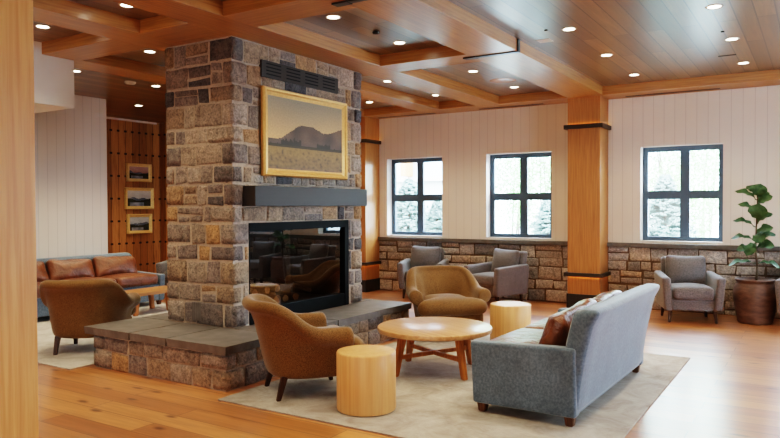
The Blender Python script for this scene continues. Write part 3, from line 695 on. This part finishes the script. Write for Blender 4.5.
# ------------------------------------------------------------------ barrel armchairs
def ss(a, b, x): t = max(0, min(1, (x-a)/(b-a))); return t*t*(3-2*t)
def barrel_chair(label, loc, rotz, group):
    t = thing('barrel_armchair', label, 'armchair', loc, rotz, group)
    # plan path of the outer shell at the base: right front -> back -> left front
    P = []
    A, Bd, yf, yc = 0.335, 0.36, -0.19, 0.0
    for i in range(7): P.append((A, yf+(yc-yf)*i/6))
    for i in range(1, 24):
        a = PI*i/24; ca, sa = math.cos(a), math.sin(a)
        P.append((A*math.copysign(abs(ca)**0.80, ca), yc+Bd*abs(sa)**0.80))
    for i in range(7): P.append((-A, yc+(yf-yc)*i/6))
    rings = []; n = len(P)
    for i, (x, y) in enumerate(P):
        x0, y0 = P[max(i-1, 0)]; x1, y1 = P[min(i+1, n-1)]
        tx, ty = x1-x0, y1-y0; L = math.hypot(tx, ty); nx, ny = ty/L, -tx/L
        k = ss(0.03, 0.32, y)
        h = 0.555+0.20*k; lean = 0.055+0.075*k*min(1, abs(ny))**2; r = 0.068-0.018*k; th = 0.125
        fr = ss(-0.06, -0.19, y)     # arm scroll swells at the front
        r += 0.012*fr; lean += 0.012*fr
        pr = [(-0.045, 0.155), (-0.012, 0.17), (0.006, 0.24), (lean*0.42, 0.15+(h-0.15)*0.5), (lean*0.78, h-2.1*r)]
        cxo, czo = lean+0.012-r*0.35, h-r
        for a in (-50, -15, 20, 55, 90, 125, 160, 195): pr.append((cxo+r*math.cos(math.radians(a)), czo+r*math.sin(math.radians(a))))
        pr += [(lean*0.8-th*0.85, h-2.3*r), (-th, 0.42), (-th, 0.20), (-th+0.01, 0.155)]
        rings.append([Vector((x+nx*o, y+ny*o, z)) for o, z in pr])
    # rounded fronts of the arms
    def capring(rg, dy, sc):
        c = sum(rg, Vector())/len(rg); return [Vector((c.x+(p.x-c.x)*sc, p.y+dy, c.z+(p.z-c.z)*sc)) for p in rg]
    rings = [capring(rings[0], -0.035, 0.80), capring(rings[0], -0.022, 0.95)] + rings + [capring(rings[-1], -0.022, 0.95), capring(rings[-1], -0.035, 0.80)]
    bm = bmesh.new(); loft(bm, rings)
    o = link('shell', bm, M['tan'], t, True); md = o.modifiers.new('s', 'SUBSURF'); md.levels = md.render_levels = 1
    b = rbox(0.52, 0.52, 0.15, 0.05, 8, 0, 0.02, lambda v: Vector((v.x*(1+0.36*ss(-0.15, -0.21, v.y)), v.y, v.z))); at(b, (0, -0.03, 0.235)); link('seat_base', b, M['tan'], t, True)
    # T-shaped loose seat
    def tee(v):
        k = ss(-0.10, -0.19, v.y)
        v.x *= 1.0+0.62*k; return v
    b = rbox(0.48, 0.56, 0.17, 0.075, 10, 0.035, 0.03, tee); at(b, (0, -0.065, 0.36)); link('seat_cushion', b, M['tan'], t, True)
    for sx in (-1, 1):
        link('leg', taper_leg(sx*0.22, 0.26, 0.0, 0.18, 0.032, 0.05, sx*0.01, 0.05), M['darkwood'], t)
        link('leg', taper_leg(sx*0.22, -0.20, 0.0, 0.18, 0.032, 0.05, sx*0.01, -0.03), M['darkwood'], t)
    return t
def face(fx_, fy_): return math.atan2(fx_, -fy_)
GB = 'mustard barrel armchairs'
c0 = barrel_chair('mustard wool barrel armchair with its back to the camera beside the pale log stool', (-3.40, 4.23, RZ), face(0.60, 0.80), GB)
dup(c0, (-3.50, 6.74, RZ), face(0.68, -0.73), 'mustard wool barrel armchair facing the camera behind the round coffee table')
dup(c0, (-6.36, 4.30, RZ), face(-0.60, 0.80), 'mustard wool barrel armchair on the grey rug left of the hearth')

# ------------------------------------------------------------------ grey armchairs
def grey_chair(label, loc, rotz, group):
    t = thing('track_arm_chair', label, 'armchair', loc, rotz, group); W, D = 0.68, 0.68
    def base(v): v.x *= 1+0.10*(v.z); return v
    b = rbox(W-0.10, D-0.10, 0.15, 0.025, 3); at(b, (0, 0.0, 0.225)); link('seat_base', b, M['grey'], t, True)
    for s in (-1, 1):
        def arm(v, s=s):
            f = (v.z+0.21)/0.42
            v.x += s*0.035*f; v.z += 0.03*ss(-0.35, 0.35, v.y)*max(f, 0); v.y -= 0.015*f if v.y < 0 else 0
            return v
        b = rbox(0.10, D-0.02, 0.42, 0.032, 5, 0, 0, arm); at(b, (s*(W/2-0.055), 0, 0.36)); link('arm', b, M['grey'], t, True)
    def bk(v): v.y += 0.10*((v.z+0.29)/0.58); return v
    b = rbox(W-0.13, 0.13, 0.62, 0.04, 5, 0, 0, bk); at(b, (0, D/2-0.10, 0.47)); link('backrest', b, M['grey'], t, True)
    b = rbox(W-0.20, D-0.16, 0.15, 0.045, 7, 0.03, 0.0); at(b, (0, -0.075, 0.37)); link('seat_cushion', b, M['grey'], t, True)
    def pl(v):
        e = max(abs(v.x)/((W-0.20)/2), abs(v.z)/0.20); v.y *= 1.05-0.6*min(e, 1)**3; q = (v.x/((W-0.20)/2)*v.z/0.2)**2; v.x *= 1+0.03*q; v.z *= 1+0.08*q; return v
    b = rbox(W-0.20, 0.18, 0.40, 0.05, 8, 0, 0.03, pl); at(b, (0, 0.185, 0.60), (-0.20, 0.02, 0)); link('back_pillow', b, M['grey'], t, True)
    for sx in (-1, 1):
        for sy in (-1, 1): link('leg', taper_leg(sx*(W/2-0.08), sy*(D/2-0.09), 0, 0.16, 0.026, 0.045, sx*0.012, sy*0.012), M['darkwood'], t)
    return t
GG = 'grey tweed armchairs'
g0 = grey_chair('grey tweed armchair under the far left window, partly behind the mustard armchair', (-5.40, 9.62, 0), face(0.30, -0.95), GG)
dup(g0, (-4.09, 9.53, 0), face(-0.36, -0.93), 'grey tweed armchair turned toward the left, against the stone wainscot left of the middle column')
dup(g0, (-1.40, 9.41, 0), face(0.34, -0.94), 'grey tweed armchair under the right window, beside the potted fig')
dup(g0, (-0.03, 9.57, 0), face(-0.12, -0.99), 'grey armchair cut off by the right edge, right of the potted fig')
dup(g0, (-8.83, 7.72, 0), face(0.45, -0.89), 'grey armchair in the alcove mostly hidden behind the chimney')

# ------------------------------------------------------------------ sofas
def sofa(label, loc, rotz, L, nback, armh=0.54, backh=0.765):
    t = thing('leather_cushion_sofa', label, 'sofa', loc, rotz); D = 0.73
    b = rbox(L-0.06, D-0.02, 0.25, 0.02, 4); at(b, (0, 0, 0.19)); link('seat_base', b, M['velvet'], t, True)
    for s in (-1, 1):
        def arm(v, s=s):
            f = (v.z+0.235)/0.47
            v.x += s*0.02*f; v.z += 0.025*ss(-0.35, 0.35, v.y)*max(f, 0); v.y += -0.012*f if v.y < 0 else 0
            return v
        b = rbox(0.10, D+0.01, armh-0.065, 0.022, 6, 0, 0, arm); at(b, (s*(L/2-0.05), 0, 0.065+(armh-0.065)/2)); link('arm', b, M['velvet'], t, True)
    hb = backh-0.075
    def bk(v):
        f = max(0.0, (v.z+hb/2)/hb)
        v.y += 0.13*f**1.5; v.y += 0.025*ss(0.82, 1.0, f)*(1 if v.y > 0.06 else 0); return v
    b = rbox(L-0.02, 0.15, hb, 0.045, 10, 0, 0, bk); at(b, (0, D/2-0.07, 0.075+hb/2)); bo = link('backrest', b, M['velvet'], t, True)
    bm = bmesh.new()
    for i in range(1, 9):
        x = -L/2+L*i/9
        tube(bm, (x, D/2+0.010, 0.10), (x, D/2+0.135, backh-0.09), 0.0035, 0.0035, 6)
    Li = L-0.22; w = Li/nback; nf = 2 if L < 2.1 else 3; ws = Li/nf; r = random.Random(L)
    for i in range(nf):
        b = rbox(ws-0.008, D-0.12, 0.15, 0.05, 8, 0.025, 0.0); at(b, (-Li/2+ws*(i+0.5), -0.09, 0.385)); link('seat_cushion', b, M['leather'], t, True)
    for i in range(nback):
        def wr(v):
            e = max(abs(v.x)/(w/2), abs(v.z)/0.165); v.y *= 1.08-0.66*min(e, 1)**3; q = (v.x/(w/2)*v.z/0.165)**2; v.x *= 1+0.03*q; v.z *= 1+0.07*q; k = mnoise.noise(Vector((v.x*6+i*7, v.y*6, v.z*6)))*0.014; v.z += k; v.y += mnoise.noise(Vector((v.x*5, v.z*5+i*3, 2)))*0.016; return v
        b = rbox(w-0.03, 0.19, 0.33, 0.06, 10, 0.02, 0.02, wr); at(b, (-Li/2+w*(i+0.5), 0.150+r.uniform(-0.01, 0.01), 0.555), (-0.40, r.uniform(-0.09, 0.09), r.uniform(-0.05, 0.05))); link('back_cushion', b, M['leather'], t, True)
    for sx in (-1, 1):
        for sy in (-1, 1): link('leg', taper_leg(sx*(L/2-0.06), sy*(D/2-0.05), 0, 0.075, 0.05, 0.07), M['midwood'], t)
    return t
sofa('blue grey velvet sofa with brown leather cushions on the large beige rug', (-1.668, 5.28, RZ), face(-1, 0.022), 1.85, 2, armh=0.50, backh=0.78)
sofa('blue grey sofa with brown leather cushions against the white board wall at far left', (-8.67, 5.68, RZ), face(1, 0), 2.34, 3, armh=0.45, backh=0.75)

# ------------------------------------------------------------------ tables
t = thing('round_coffee_table', 'round oak coffee table on four splayed legs in the middle of the large rug', 'table', (-2.865, 5.30, RZ), math.radians(-25))
zt = 0.395
bm = lathe(bmesh.new(), [(0, zt-0.045), (0.49, zt-0.045), (0.503, zt-0.04), (0.508, zt-0.022), (0.503, zt-0.005), (0.49, zt), (0, zt)], 72)
smooth_by_angle(link('table_top', bm, M['tablewood'], t), 35)
for k in range(4):
    a = PI/2*k; u = Vector((math.cos(a), math.sin(a), 0)); v = Vector((-u.y, u.x, 0))
    bm = bmesh.new(); rings = []
    for rad, z, s in ((0.415, 0.0, 0.046), (0.34, zt-0.045, 0.060)):
        rings.append([u*rad+u*(sx*s/2)+v*(sy*s/2)+Vector((0, 0, z)) for sx, sy in ((-1, -1), (1, -1), (1, 1), (-1, 1))])
    loft(bm, rings); bmesh.ops.bevel(bm, geom=bm.edges[:], offset=0.006, segments=2, affect='EDGES')
    link('leg', bm, M['tableleg'], t)
for k in range(2):
    bm = B(-0.375, 0.375, -0.02, 0.02, 0.14+0.002*k, 0.175+0.002*k, bev=0.005); at(bm, (0, 0, 0), (0, 0, PI/2*k)); link('stretcher', bm, M['tableleg'], t)
def stool(label, x, y, z, r, h):
    o = link('drum_stool', lathe(bmesh.new(), [(0, 0.0), (r-0.02, 0.0), (r-0.004, 0.006), (r, 0.02), (r, h-0.012), (r-0.006, h-0.002), (r-0.014, h), (0, h)], 64), M['stool'], None, loc=(x, y, z))
    smooth_by_angle(o, 50); tag(o, label, 'stool', 'pale wooden drum stools'); return o
stool('pale wooden drum stool in front of the near mustard armchair', -2.735, 4.03, RZ, 0.213, 0.42)
stool('pale wooden drum stool behind the round coffee table, left of the velvet sofa', -2.745, 6.76, RZ, 0.213, 0.42)
t = thing('wooden_side_table', 'low rectangular wooden table in front of the far left leather sofa', 'table', (-7.9, 6.2, RZ), 0)
link('table_top', B(-0.22, 0.24, -0.34, 0.5, 0.26, 0.305, bev=0.006), M['beam_y'], t)
for sx in (-1, 1):
    for sy, y in ((-1, -0.28), (1, 0.22)): link('leg', taper_leg(sx*0.18, y, 0, 0.265, 0.055, 0.06, sx*0.0, sy*0.03), M['tableleg'], t)

# ------------------------------------------------------------------ potted fig
t = thing('potted_fig', 'fiddle leaf fig in a large brown clay pot beside the grey armchair', 'potted plant', (-0.655, 9.58, 0), 0)
prof = [(0, 0), (0.185, 0), (0.195, 0.02), (0.225, 0.16), (0.245, 0.30), (0.250, 0.37), (0.238, 0.44), (0.212, 0.49), (0.205, 0.505), (0.222, 0.525), (0.226, 0.54), (0.218, 0.55), (0.195, 0.545), (0.185, 0.50), (0, 0.49)]
link('pot', lathe(bmesh.new(), prof, 48), M['clay'], t, True)
link('soil', lathe(bmesh.new(), [(0, 0.505), (0.15, 0.507), (0.188, 0.497)], 24), M['soil'], t, True)
bm = bmesh.new(); st = [(0.015, 0, 0.49), (0.02, 0.0, 0.70), (0.005, -0.01, 0.95), (0.01, 0.0, 1.2), (0.02, 0.0, 1.45), (0.02, 0, 1.60)]
for a, b, r0 in zip(st, st[1:], (0.014, 0.012, 0.011, 0.009, 0.007)): tube(bm, a, b, r0, r0*0.88, 8)
link('stem', bm, M['stem'], t, True)
def leaf(base, tip, w, normal, curl=0.12):
    """obovate leaf from base to tip; normal leans its face"""
    b, tp = Vector(base), Vector(tip); d = tp-b; L = d.length; dn = d.normalized(); nn = Vector(normal); nn = (nn-dn*nn.dot(dn)).normalized(); s = dn.cross(nn)
    bm = bmesh.new(); N = 10; rows = []
    wd = [0.03, 0.05, 0.36, 0.52, 0.62, 0.80, 0.95, 1.0, 0.92, 0.66, 0.10]
    for i in range(N+1):
        q = i/N; c = b+dn*L*q-nn*curl*L*q*q+nn*0.03*math.sin(q*PI)
        row = []
        for kx in (-1, -0.5, 0, 0.5, 1):
            row.append(bm.verts.new(c+s*(kx*w/2*wd[i])+nn*(abs(kx)**1.3*0.16*w*wd[i])+nn*0.012*math.sin(q*16+kx*3)*abs(kx)))
        rows.append(row)
    for a, c in zip(rows, rows[1:]):
        for i in range(4): bm.faces.new((a[i], a[i+1], c[i+1], c[i]))
    return link('leaf', bm, M['leaf'], t, True)
LV = [((0.02, 0, 1.56), (0.05, -0.05, 1.72), 0.20, (0, -1, 0.15)), ((0.02, 0, 1.52), (-0.21, -0.06, 1.66), 0.12, (0.3, -0.5, 0.8)), ((0.02, 0.02, 1.58), (-0.10, 0.04, 1.71), 0.10, (0, -0.7, 0.6)),
      ((0.02, 0, 1.45), (0.17, -0.08, 1.58), 0.15, (-0.3, -0.7, 0.5)), ((0.01, 0, 1.28), (0.04, -0.10, 1.47), 0.22, (0.1, -1, 0.25)), ((0.01, 0, 1.36), (-0.17, -0.10, 1.49), 0.12, (0.3, -0.5, 0.8)),
      ((0.01, 0, 1.22), (0.17, -0.04, 1.37), 0.14, (-0.4, -0.6, 0.6)), ((0.0, 0, 1.19), (-0.23, -0.08, 1.29), 0.12, (0.1, -0.4, 0.9)), ((0.0, 0, 1.08), (0.18, -0.08, 1.20), 0.15, (-0.3, -0.6, 0.6)),
      ((0.0, 0, 1.02), (0.21, 0.02, 1.12), 0.14, (-0.3, -0.6, 0.7)), ((0.0, 0, 1.02), (-0.26, -0.06, 1.07), 0.13, (0, -0.35, 0.95)), ((0.0, 0, 0.92), (0.20, -0.07, 0.98), 0.16, (-0.2, -0.6, 0.7)),
      ((0.0, 0, 0.90), (-0.19, -0.12, 0.92), 0.13, (0.1, -0.5, 0.8)), ((0.01, 0, 0.74), (-0.30, -0.05, 0.735), 0.13, (0, -0.3, 0.95)), ((0.01, 0, 0.74), (0.27, -0.04, 0.725), 0.12, (0, -0.3, 0.95)),
      ((0.02, 0.0, 1.50), (0.10, 0.10, 1.66), 0.16, (0, -0.9, 0.3)), ((0.0, 0.0, 1.30), (0.10, 0.14, 1.40), 0.15, (0, -0.8, 0.5)), ((0.0, 0.0, 1.0), (-0.08, -0.16, 0.86), 0.14, (0, -0.9, 0.4)), ((0.0, 0.0, 1.1), (0.08, -0.15, 1.02), 0.16, (0, -0.9, 0.4))]
for a in LV: leaf(*a)

# ------------------------------------------------------------------ ceiling fittings
LAMPS = []
def downlight(x, y, label, e=130):
    t = thing('recessed_downlight', label, 'ceiling light', (x, y, ZC), 0, 'recessed downlights')
    bm = lathe(bmesh.new(), [(0.052, 0.0), (0.052, -0.004), (0.066, -0.006), (0.07, 0.0)], 28); link('trim_ring', bm, M['trim_white'], t, True)
    bm = lathe(bmesh.new(), [(0, -0.003), (0.052, -0.003)], 28); link('lens', bm, M['lamp'], t)
    LAMPS.append((x, y, e))
DL = [(-3.595, 4.81, 'downlight in the coffer in front of the chimney, nearer of its two'), (-3.595, 5.92, 'downlight in the coffer in front of the chimney, farther of its two'),
      (-3.595, 7.66, 'downlight in the far coffer with the round ceiling vent, nearer of its two'), (-3.59, 8.985, 'downlight in the far coffer beside the round ceiling vent'),
      (-4.82, 7.64, 'downlight nearest the chimney in the coffer behind it'), (-4.825, 8.985, 'downlight at the far end of the coffer behind the chimney'), (-6.03, 9.01, 'downlight above the corner column behind the chimney'),
      (-4.80, 3.615, 'downlight at the top left in the near coffer left of the chimney'), (-6.01, 3.62, 'downlight in the near coffer beside the white bulkhead'), (-6.025, 4.81, 'downlight in the coffer at the upper left side of the chimney'),
      (-7.63, 5.0, 'downlight just past the end of the white bulkhead'), (-7.66, 6.21, 'downlight in the left plank ceiling beside the smoke detector'), (-9.356, 7.24, 'downlight lowest in view, in front of the pine wall'),
      (-1.985, 6.335, 'downlight in the left row of the open plank ceiling, nearest of three'), (-1.98, 7.65, 'downlight in the left row of the open plank ceiling, middle of three'), (-1.98, 8.983, 'downlight in the left row of the open plank ceiling, farthest of three'),
      (-0.742, 6.285, 'downlight in the right row of the open plank ceiling, nearest of three'), (-0.738, 7.60, 'downlight in the right row of the open plank ceiling, middle of three'), (-0.744, 8.94, 'downlight in the right row of the open plank ceiling, farthest of three')]
for x, y, lab in DL: downlight(x, y, 'round '+lab)
o = link('ceiling_vent', lathe(bmesh.new(), [(0, -0.012), (0.12, -0.014), (0.17, -0.006), (0.185, 0)], 36), M['beam_y'], None, True, loc=(-3.53, 8.44, ZC+0.003)); tag(o, 'round wood toned ceiling vent in the far coffer before the windows', 'vent')
o = link('smoke_detector', lathe(bmesh.new(), [(0, -0.035), (0.05, -0.034), (0.07, -0.02), (0.075, 0)], 24), M['trim_white'], None, True, loc=(-7.70, 5.83, ZC+0.003)); tag(o, 'small white smoke detector on the left plank ceiling', 'smoke detector')
o = link('sprinkler_head', lathe(bmesh.new(), [(0, -0.03), (0.03, -0.028), (0.035, -0.012), (0.012, -0.01), (0.012, 0)], 16), M['black_metal'], None, True, loc=(-3.55, 5.42, ZC+0.003)); tag(o, 'dark sprinkler head between the two lights of the coffer by the chimney', 'sprinkler')
o = link('sprinkler_head', lathe(bmesh.new(), [(0, -0.012), (0.016, -0.012), (0.018, 0)], 16), M['black_metal'], None, True, loc=(-2.18, 6.25, ZC+0.003)); tag(o, 'tiny dark sprinkler head in the open plank ceiling beside the wide beam', 'sprinkler')
o = link('sprinkler_head', lathe(bmesh.new(), [(0, -0.012), (0.016, -0.012), (0.018, 0)], 16), M['black_metal'], None, True, loc=(-0.78, 7.22, ZC+0.003)); tag(o, 'tiny dark sprinkler head between two downlights of the right row', 'sprinkler')
o = link('ceiling_slot', B(-0.09, 0.09, -0.02, 0.02, -0.008, 0, bev=0.002), M['black_metal'], None, loc=(-0.86, 8.4, ZC+0.003)); tag(o, 'small dark slot fitting in the open plank ceiling before the last downlight', 'ceiling fitting')
o = link('access_panel', B(-0.07, 0.07, -0.07, 0.07, -0.006, 0, bev=0.002), M['trim_white'], None, loc=(-2.33, 6.65, ZC+0.003)); tag(o, 'small pale square plate in the open plank ceiling beside the wide beam', 'ceiling fitting')
def strap(y, label):
    t = thing('steel_strap', label, 'bracket', (0, y, ZB+0.002))
    link('plate', B(-3.08, -2.53, -0.03, 0.03, -0.012, 0, bev=0.002), M['black_metal'], t); link('side_plate', B(-2.535, -2.52, -0.03, 0.03, -0.012, 0.115, bev=0.002), M['black_metal'], t)
    link('end_plate', B(-3.12, -2.98, -0.04, 0.04, -0.016, -0.002, bev=0.002), M['black_metal'], t)
strap(6.44, 'black steel strap wrapped round the wide beam before the windows'); strap(4.19, 'black steel strap on the wide beam at the top edge of the photo')
for x0, x1, lab in ((-6.45, -5.35, 'dark slot air diffuser above the far left window'), (-4.55, -3.5, 'dark slot air diffuser above the window left of the middle column'), (-2.3, -1.1, 'dark slot air diffuser above the window right of the middle column')):
    o = link('slot_diffuser', B(x0-(x0+x1)/2, x1-(x0+x1)/2, -0.035, 0.035, -0.006, 0, bev=0.001), M['vent'], None, loc=((x0+x1)/2, 9.93, ZB+0.002)); tag(o, lab, 'air diffuser')

# ------------------------------------------------------------------ outdoors
M['snowground'] = plain('pale_ground', srgb(206, 210, 206), 0.9, 0.1, 0, 0.08, 1)
M['siding'] = shiplap('neighbour_siding', 'x', 0.4, srgb(206, 216, 222), srgb(160, 172, 180))
M['bracket'] = plain('timber_bracket', srgb(206, 140, 84), 0.6)
M['spruce'] = plain('blue_spruce', srgb(150, 166, 160), 0.8, 0.2, 0, 0.35, 6)
M['greenery'] = plain('bright_leaves', srgb(142, 174, 112), 0.7, 0.2, 0, 0.3, 3)
M['trunk'] = plain('tree_trunk', srgb(120, 108, 98), 0.9, 0.1)
o = structure('ground_outside', B(-40, 40, YB+0.22, 60, -0.25, -0.12), M['snowground'], label='pale ground outside the windows', cat='ground')
def spruce(x, y, h, r, seed, label):
    t = thing('spruce_tree', label, 'tree', (x, y, -0.12), 0, 'spruces outside the windows'); rr = random.Random(seed); bm = bmesh.new()
    n = int(420*h)
    for i in range(n):
        q = rr.random()**0.8; z = 0.1+h*0.93*q; a = rr.uniform(0, 2*PI); R = r*(1-q)**0.85*rr.uniform(0.65, 1.05)+0.05
        d = Vector((math.cos(a), math.sin(a), -0.28+0.5*q)); b = Vector((0, 0, z)); s = Vector((-d.y, d.x, 0)).normalized()
        for k in range(5):
            f0 = 0.25+0.15*k; p = b+d*R*f0; L = 0.05+0.07*(1-q)*rr.uniform(0.6, 1.3)
            for sg in (-1, 1):
                e = p+(d*0.8+s*sg*0.9+Vector((0, 0, rr.uniform(-0.5, 0.6)))).normalized()*L; w = Vector((0, 0, 0.02))
                bm.faces.new([bm.verts.new(v) for v in (p-w, e, p+w)])
        e = b+d*R*1.05; w = s*0.05
        bm.faces.new([bm.verts.new(v) for v in (b+d*R*0.5-w, e, b+d*R*0.5+w)])
    link('foliage', bm, M['spruce'], t); bm = bmesh.new(); tube(bm, (0, 0, 0), (0, 0, h), 0.06, 0.012, 8); link('trunk', bm, M['trunk'], t)
spruce(-8.02, 13.6, 2.27, 1.2, 1, 'spruce sapling in the left panes of the far left window'); spruce(-6.2, 11.6, 1.7, 0.65, 2, 'low bushy spruce in the right panes of the far left window')
spruce(-4.42, 12.8, 1.75, 0.8, 3, 'pale spruce low in the right panes of the window left of the middle column')
spruce(-2.25, 12.6, 2.15, 0.95, 4, 'pale spruce low in the left panes of the window right of the middle column')
def broadleaf(x, y, h, r, seed, label, dens=1.0):
    t = thing('broadleaf_tree', label, 'tree', (x, y, -0.12), 0, 'leafy trees outside the windows'); rr = random.Random(seed); bm = bmesh.new()
    for i in range(int(5200*dens)):
        while True:
            p = Vector((rr.uniform(-1, 1), rr.uniform(-1, 1), rr.uniform(-1, 1)))
            if p.length < 1 and mnoise.noise(p*2.2+Vector((seed, 0, 0))) > -0.12: break
        c = Vector((p.x*r, p.y*r, h*0.58+p.z*h*0.45)); s = rr.uniform(0.025, 0.06)
        u = Vector((rr.uniform(-1, 1), rr.uniform(-1, 1), rr.uniform(-1, 1))).normalized(); v = u.orthogonal().normalized()
        bm.faces.new([bm.verts.new(q) for q in (c-u*s, c-v*s*0.5, c+u*s, c+v*s*0.5)])
    link('foliage', bm, M['greenery'], t); bm = bmesh.new()
    for k in range(4): tube(bm, (0.1*k-0.15, 0, 0), (rr.uniform(-0.5, 0.5)*r, rr.uniform(-0.3, 0.3)*r, h*0.9), 0.035, 0.008, 6)
    link('trunk', bm, M['trunk'], t)
broadleaf(-7.5, 18.9, 5.8, 1.35, 5, 'airy light green tree with thin trunks behind the window left of the middle column', 1.3)
broadleaf(-6.05, 17.2, 5.0, 1.1, 6, 'light green tree at the right of the window left of the middle column', 1.2)
broadleaf(-2.7, 16.0, 4.6, 1.2, 7, 'bright green tree filling the upper left of the window right of the middle column', 1.5)
broadleaf(-2.6, 20.5, 4.6, 1.2, 8, 'sparse green tree at the right of the right window', 0.7)
t = thing('neighbour_building', 'pale board clad building with timber bracket outside the far left window', 'building', (0, 0, -0.12))
link('upper_wall', B(-16, -7.3, 15.2, 16.5, 2.22, 7), M['siding'], t); link('lower_wall', B(-16, -7.3, 15.25, 16.5, 0, 2.22), M['snowground'], t); link('ledge', B(-16, -7.28, 15.05, 15.3, 2.22, 2.32, bev=0.01), M['trim_white'], t)
link('bracket', B(-8.98, -8.82, 14.8, 15.2, 2.35, 3.4, bev=0.02), M['bracket'], t)
# ------------------------------------------------------------------ light
def lamp(name, typ, loc, energy, color, rot=(0, 0, 0), **kw):
    l = bpy.data.lights.new(name, typ); l.energy = energy; l.color = color
    for k, v in kw.items(): setattr(l, k, v)
    o = bpy.data.objects.new(name, l); C.objects.link(o); o.location = loc; o.rotation_euler = rot; return o
WARM = (1.0, 0.79, 0.50)
LAMPS = [(x, y, e*(2.4 if x < -7 else 1)) for x, y, e in LAMPS]
for x, y, e in LAMPS: lamp('downlight_and_fill_lamp', 'SPOT', (x, y, ZC-0.02), e*0.7, WARM, spot_size=math.radians(115), spot_blend=0.8, shadow_soft_size=0.05)
for x, y in ((-6.0, 2.6), (-9.4, 8.5), (-7.7, 7.5), (-3.6, 2.8), (-2.0, 5.0), (-2.0, 3.6), (-0.74, 5.0), (-0.74, 3.6), (-0.74, 2.2), (-4.8, 2.4), (1.0, 4.0), (1.0, 7.0)):  # unseen lamps without fixtures; those at left added to brighten walls and bulkhead
    lamp('downlight_and_fill_lamp', 'SPOT', (x, y, ZC-0.02), 90, WARM, spot_size=math.radians(115), spot_blend=0.8, shadow_soft_size=0.05)
COOL = (0.80, 0.91, 1.0)
for a, b in WINS: 
    lamp('window_portal', 'AREA', ((a+b)/2, YB+0.2, (WZ0+WZ1)/2), 1, (1, 1, 1), (-PI/2, 0, 0), shape='RECTANGLE', size=1.35, size_y=b-a)
    bpy.context.scene.objects[-1].data.cycles.is_portal = True if False else False
for o in [o for o in bpy.context.scene.objects if o.name.startswith('window_portal')]: o.data.cycles.is_portal = True
lamp('front_fill_light', 'AREA', (-2.0, YN+0.1, 1.8), 190, (1.0, 0.90, 0.78), (PI/2, 0, 0), shape='RECTANGLE', size=6.0, size_y=2.0)  # added fill behind the camera; the front wall has no window
w = bpy.data.worlds.new('sky'); bpy.context.scene.world = w; w.use_nodes = True
bg = w.node_tree.nodes['Background']; bg.inputs['Color'].default_value = (0.74, 0.88, 1.0, 1); bg.inputs['Strength'].default_value = 54.0
sc = bpy.context.scene
sc.view_settings.view_transform = 'Filmic'
try: sc.view_settings.look = 'High Contrast'
except Exception: pass
sc.view_settings.exposure = -0.38
sc.view_settings.use_white_balance = True; sc.view_settings.white_balance_temperature = 6000; sc.view_settings.white_balance_tint = 6
sc.cycles.use_denoising = True
sc.cycles.max_bounces = 8; sc.cycles.diffuse_bounces = 5; sc.cycles.glossy_bounces = 4; sc.cycles.transparent_max_bounces = 12
sc.cycles.caustics_reflective = False; sc.cycles.caustics_refractive = False; sc.cycles.sample_clamp_indirect = 6
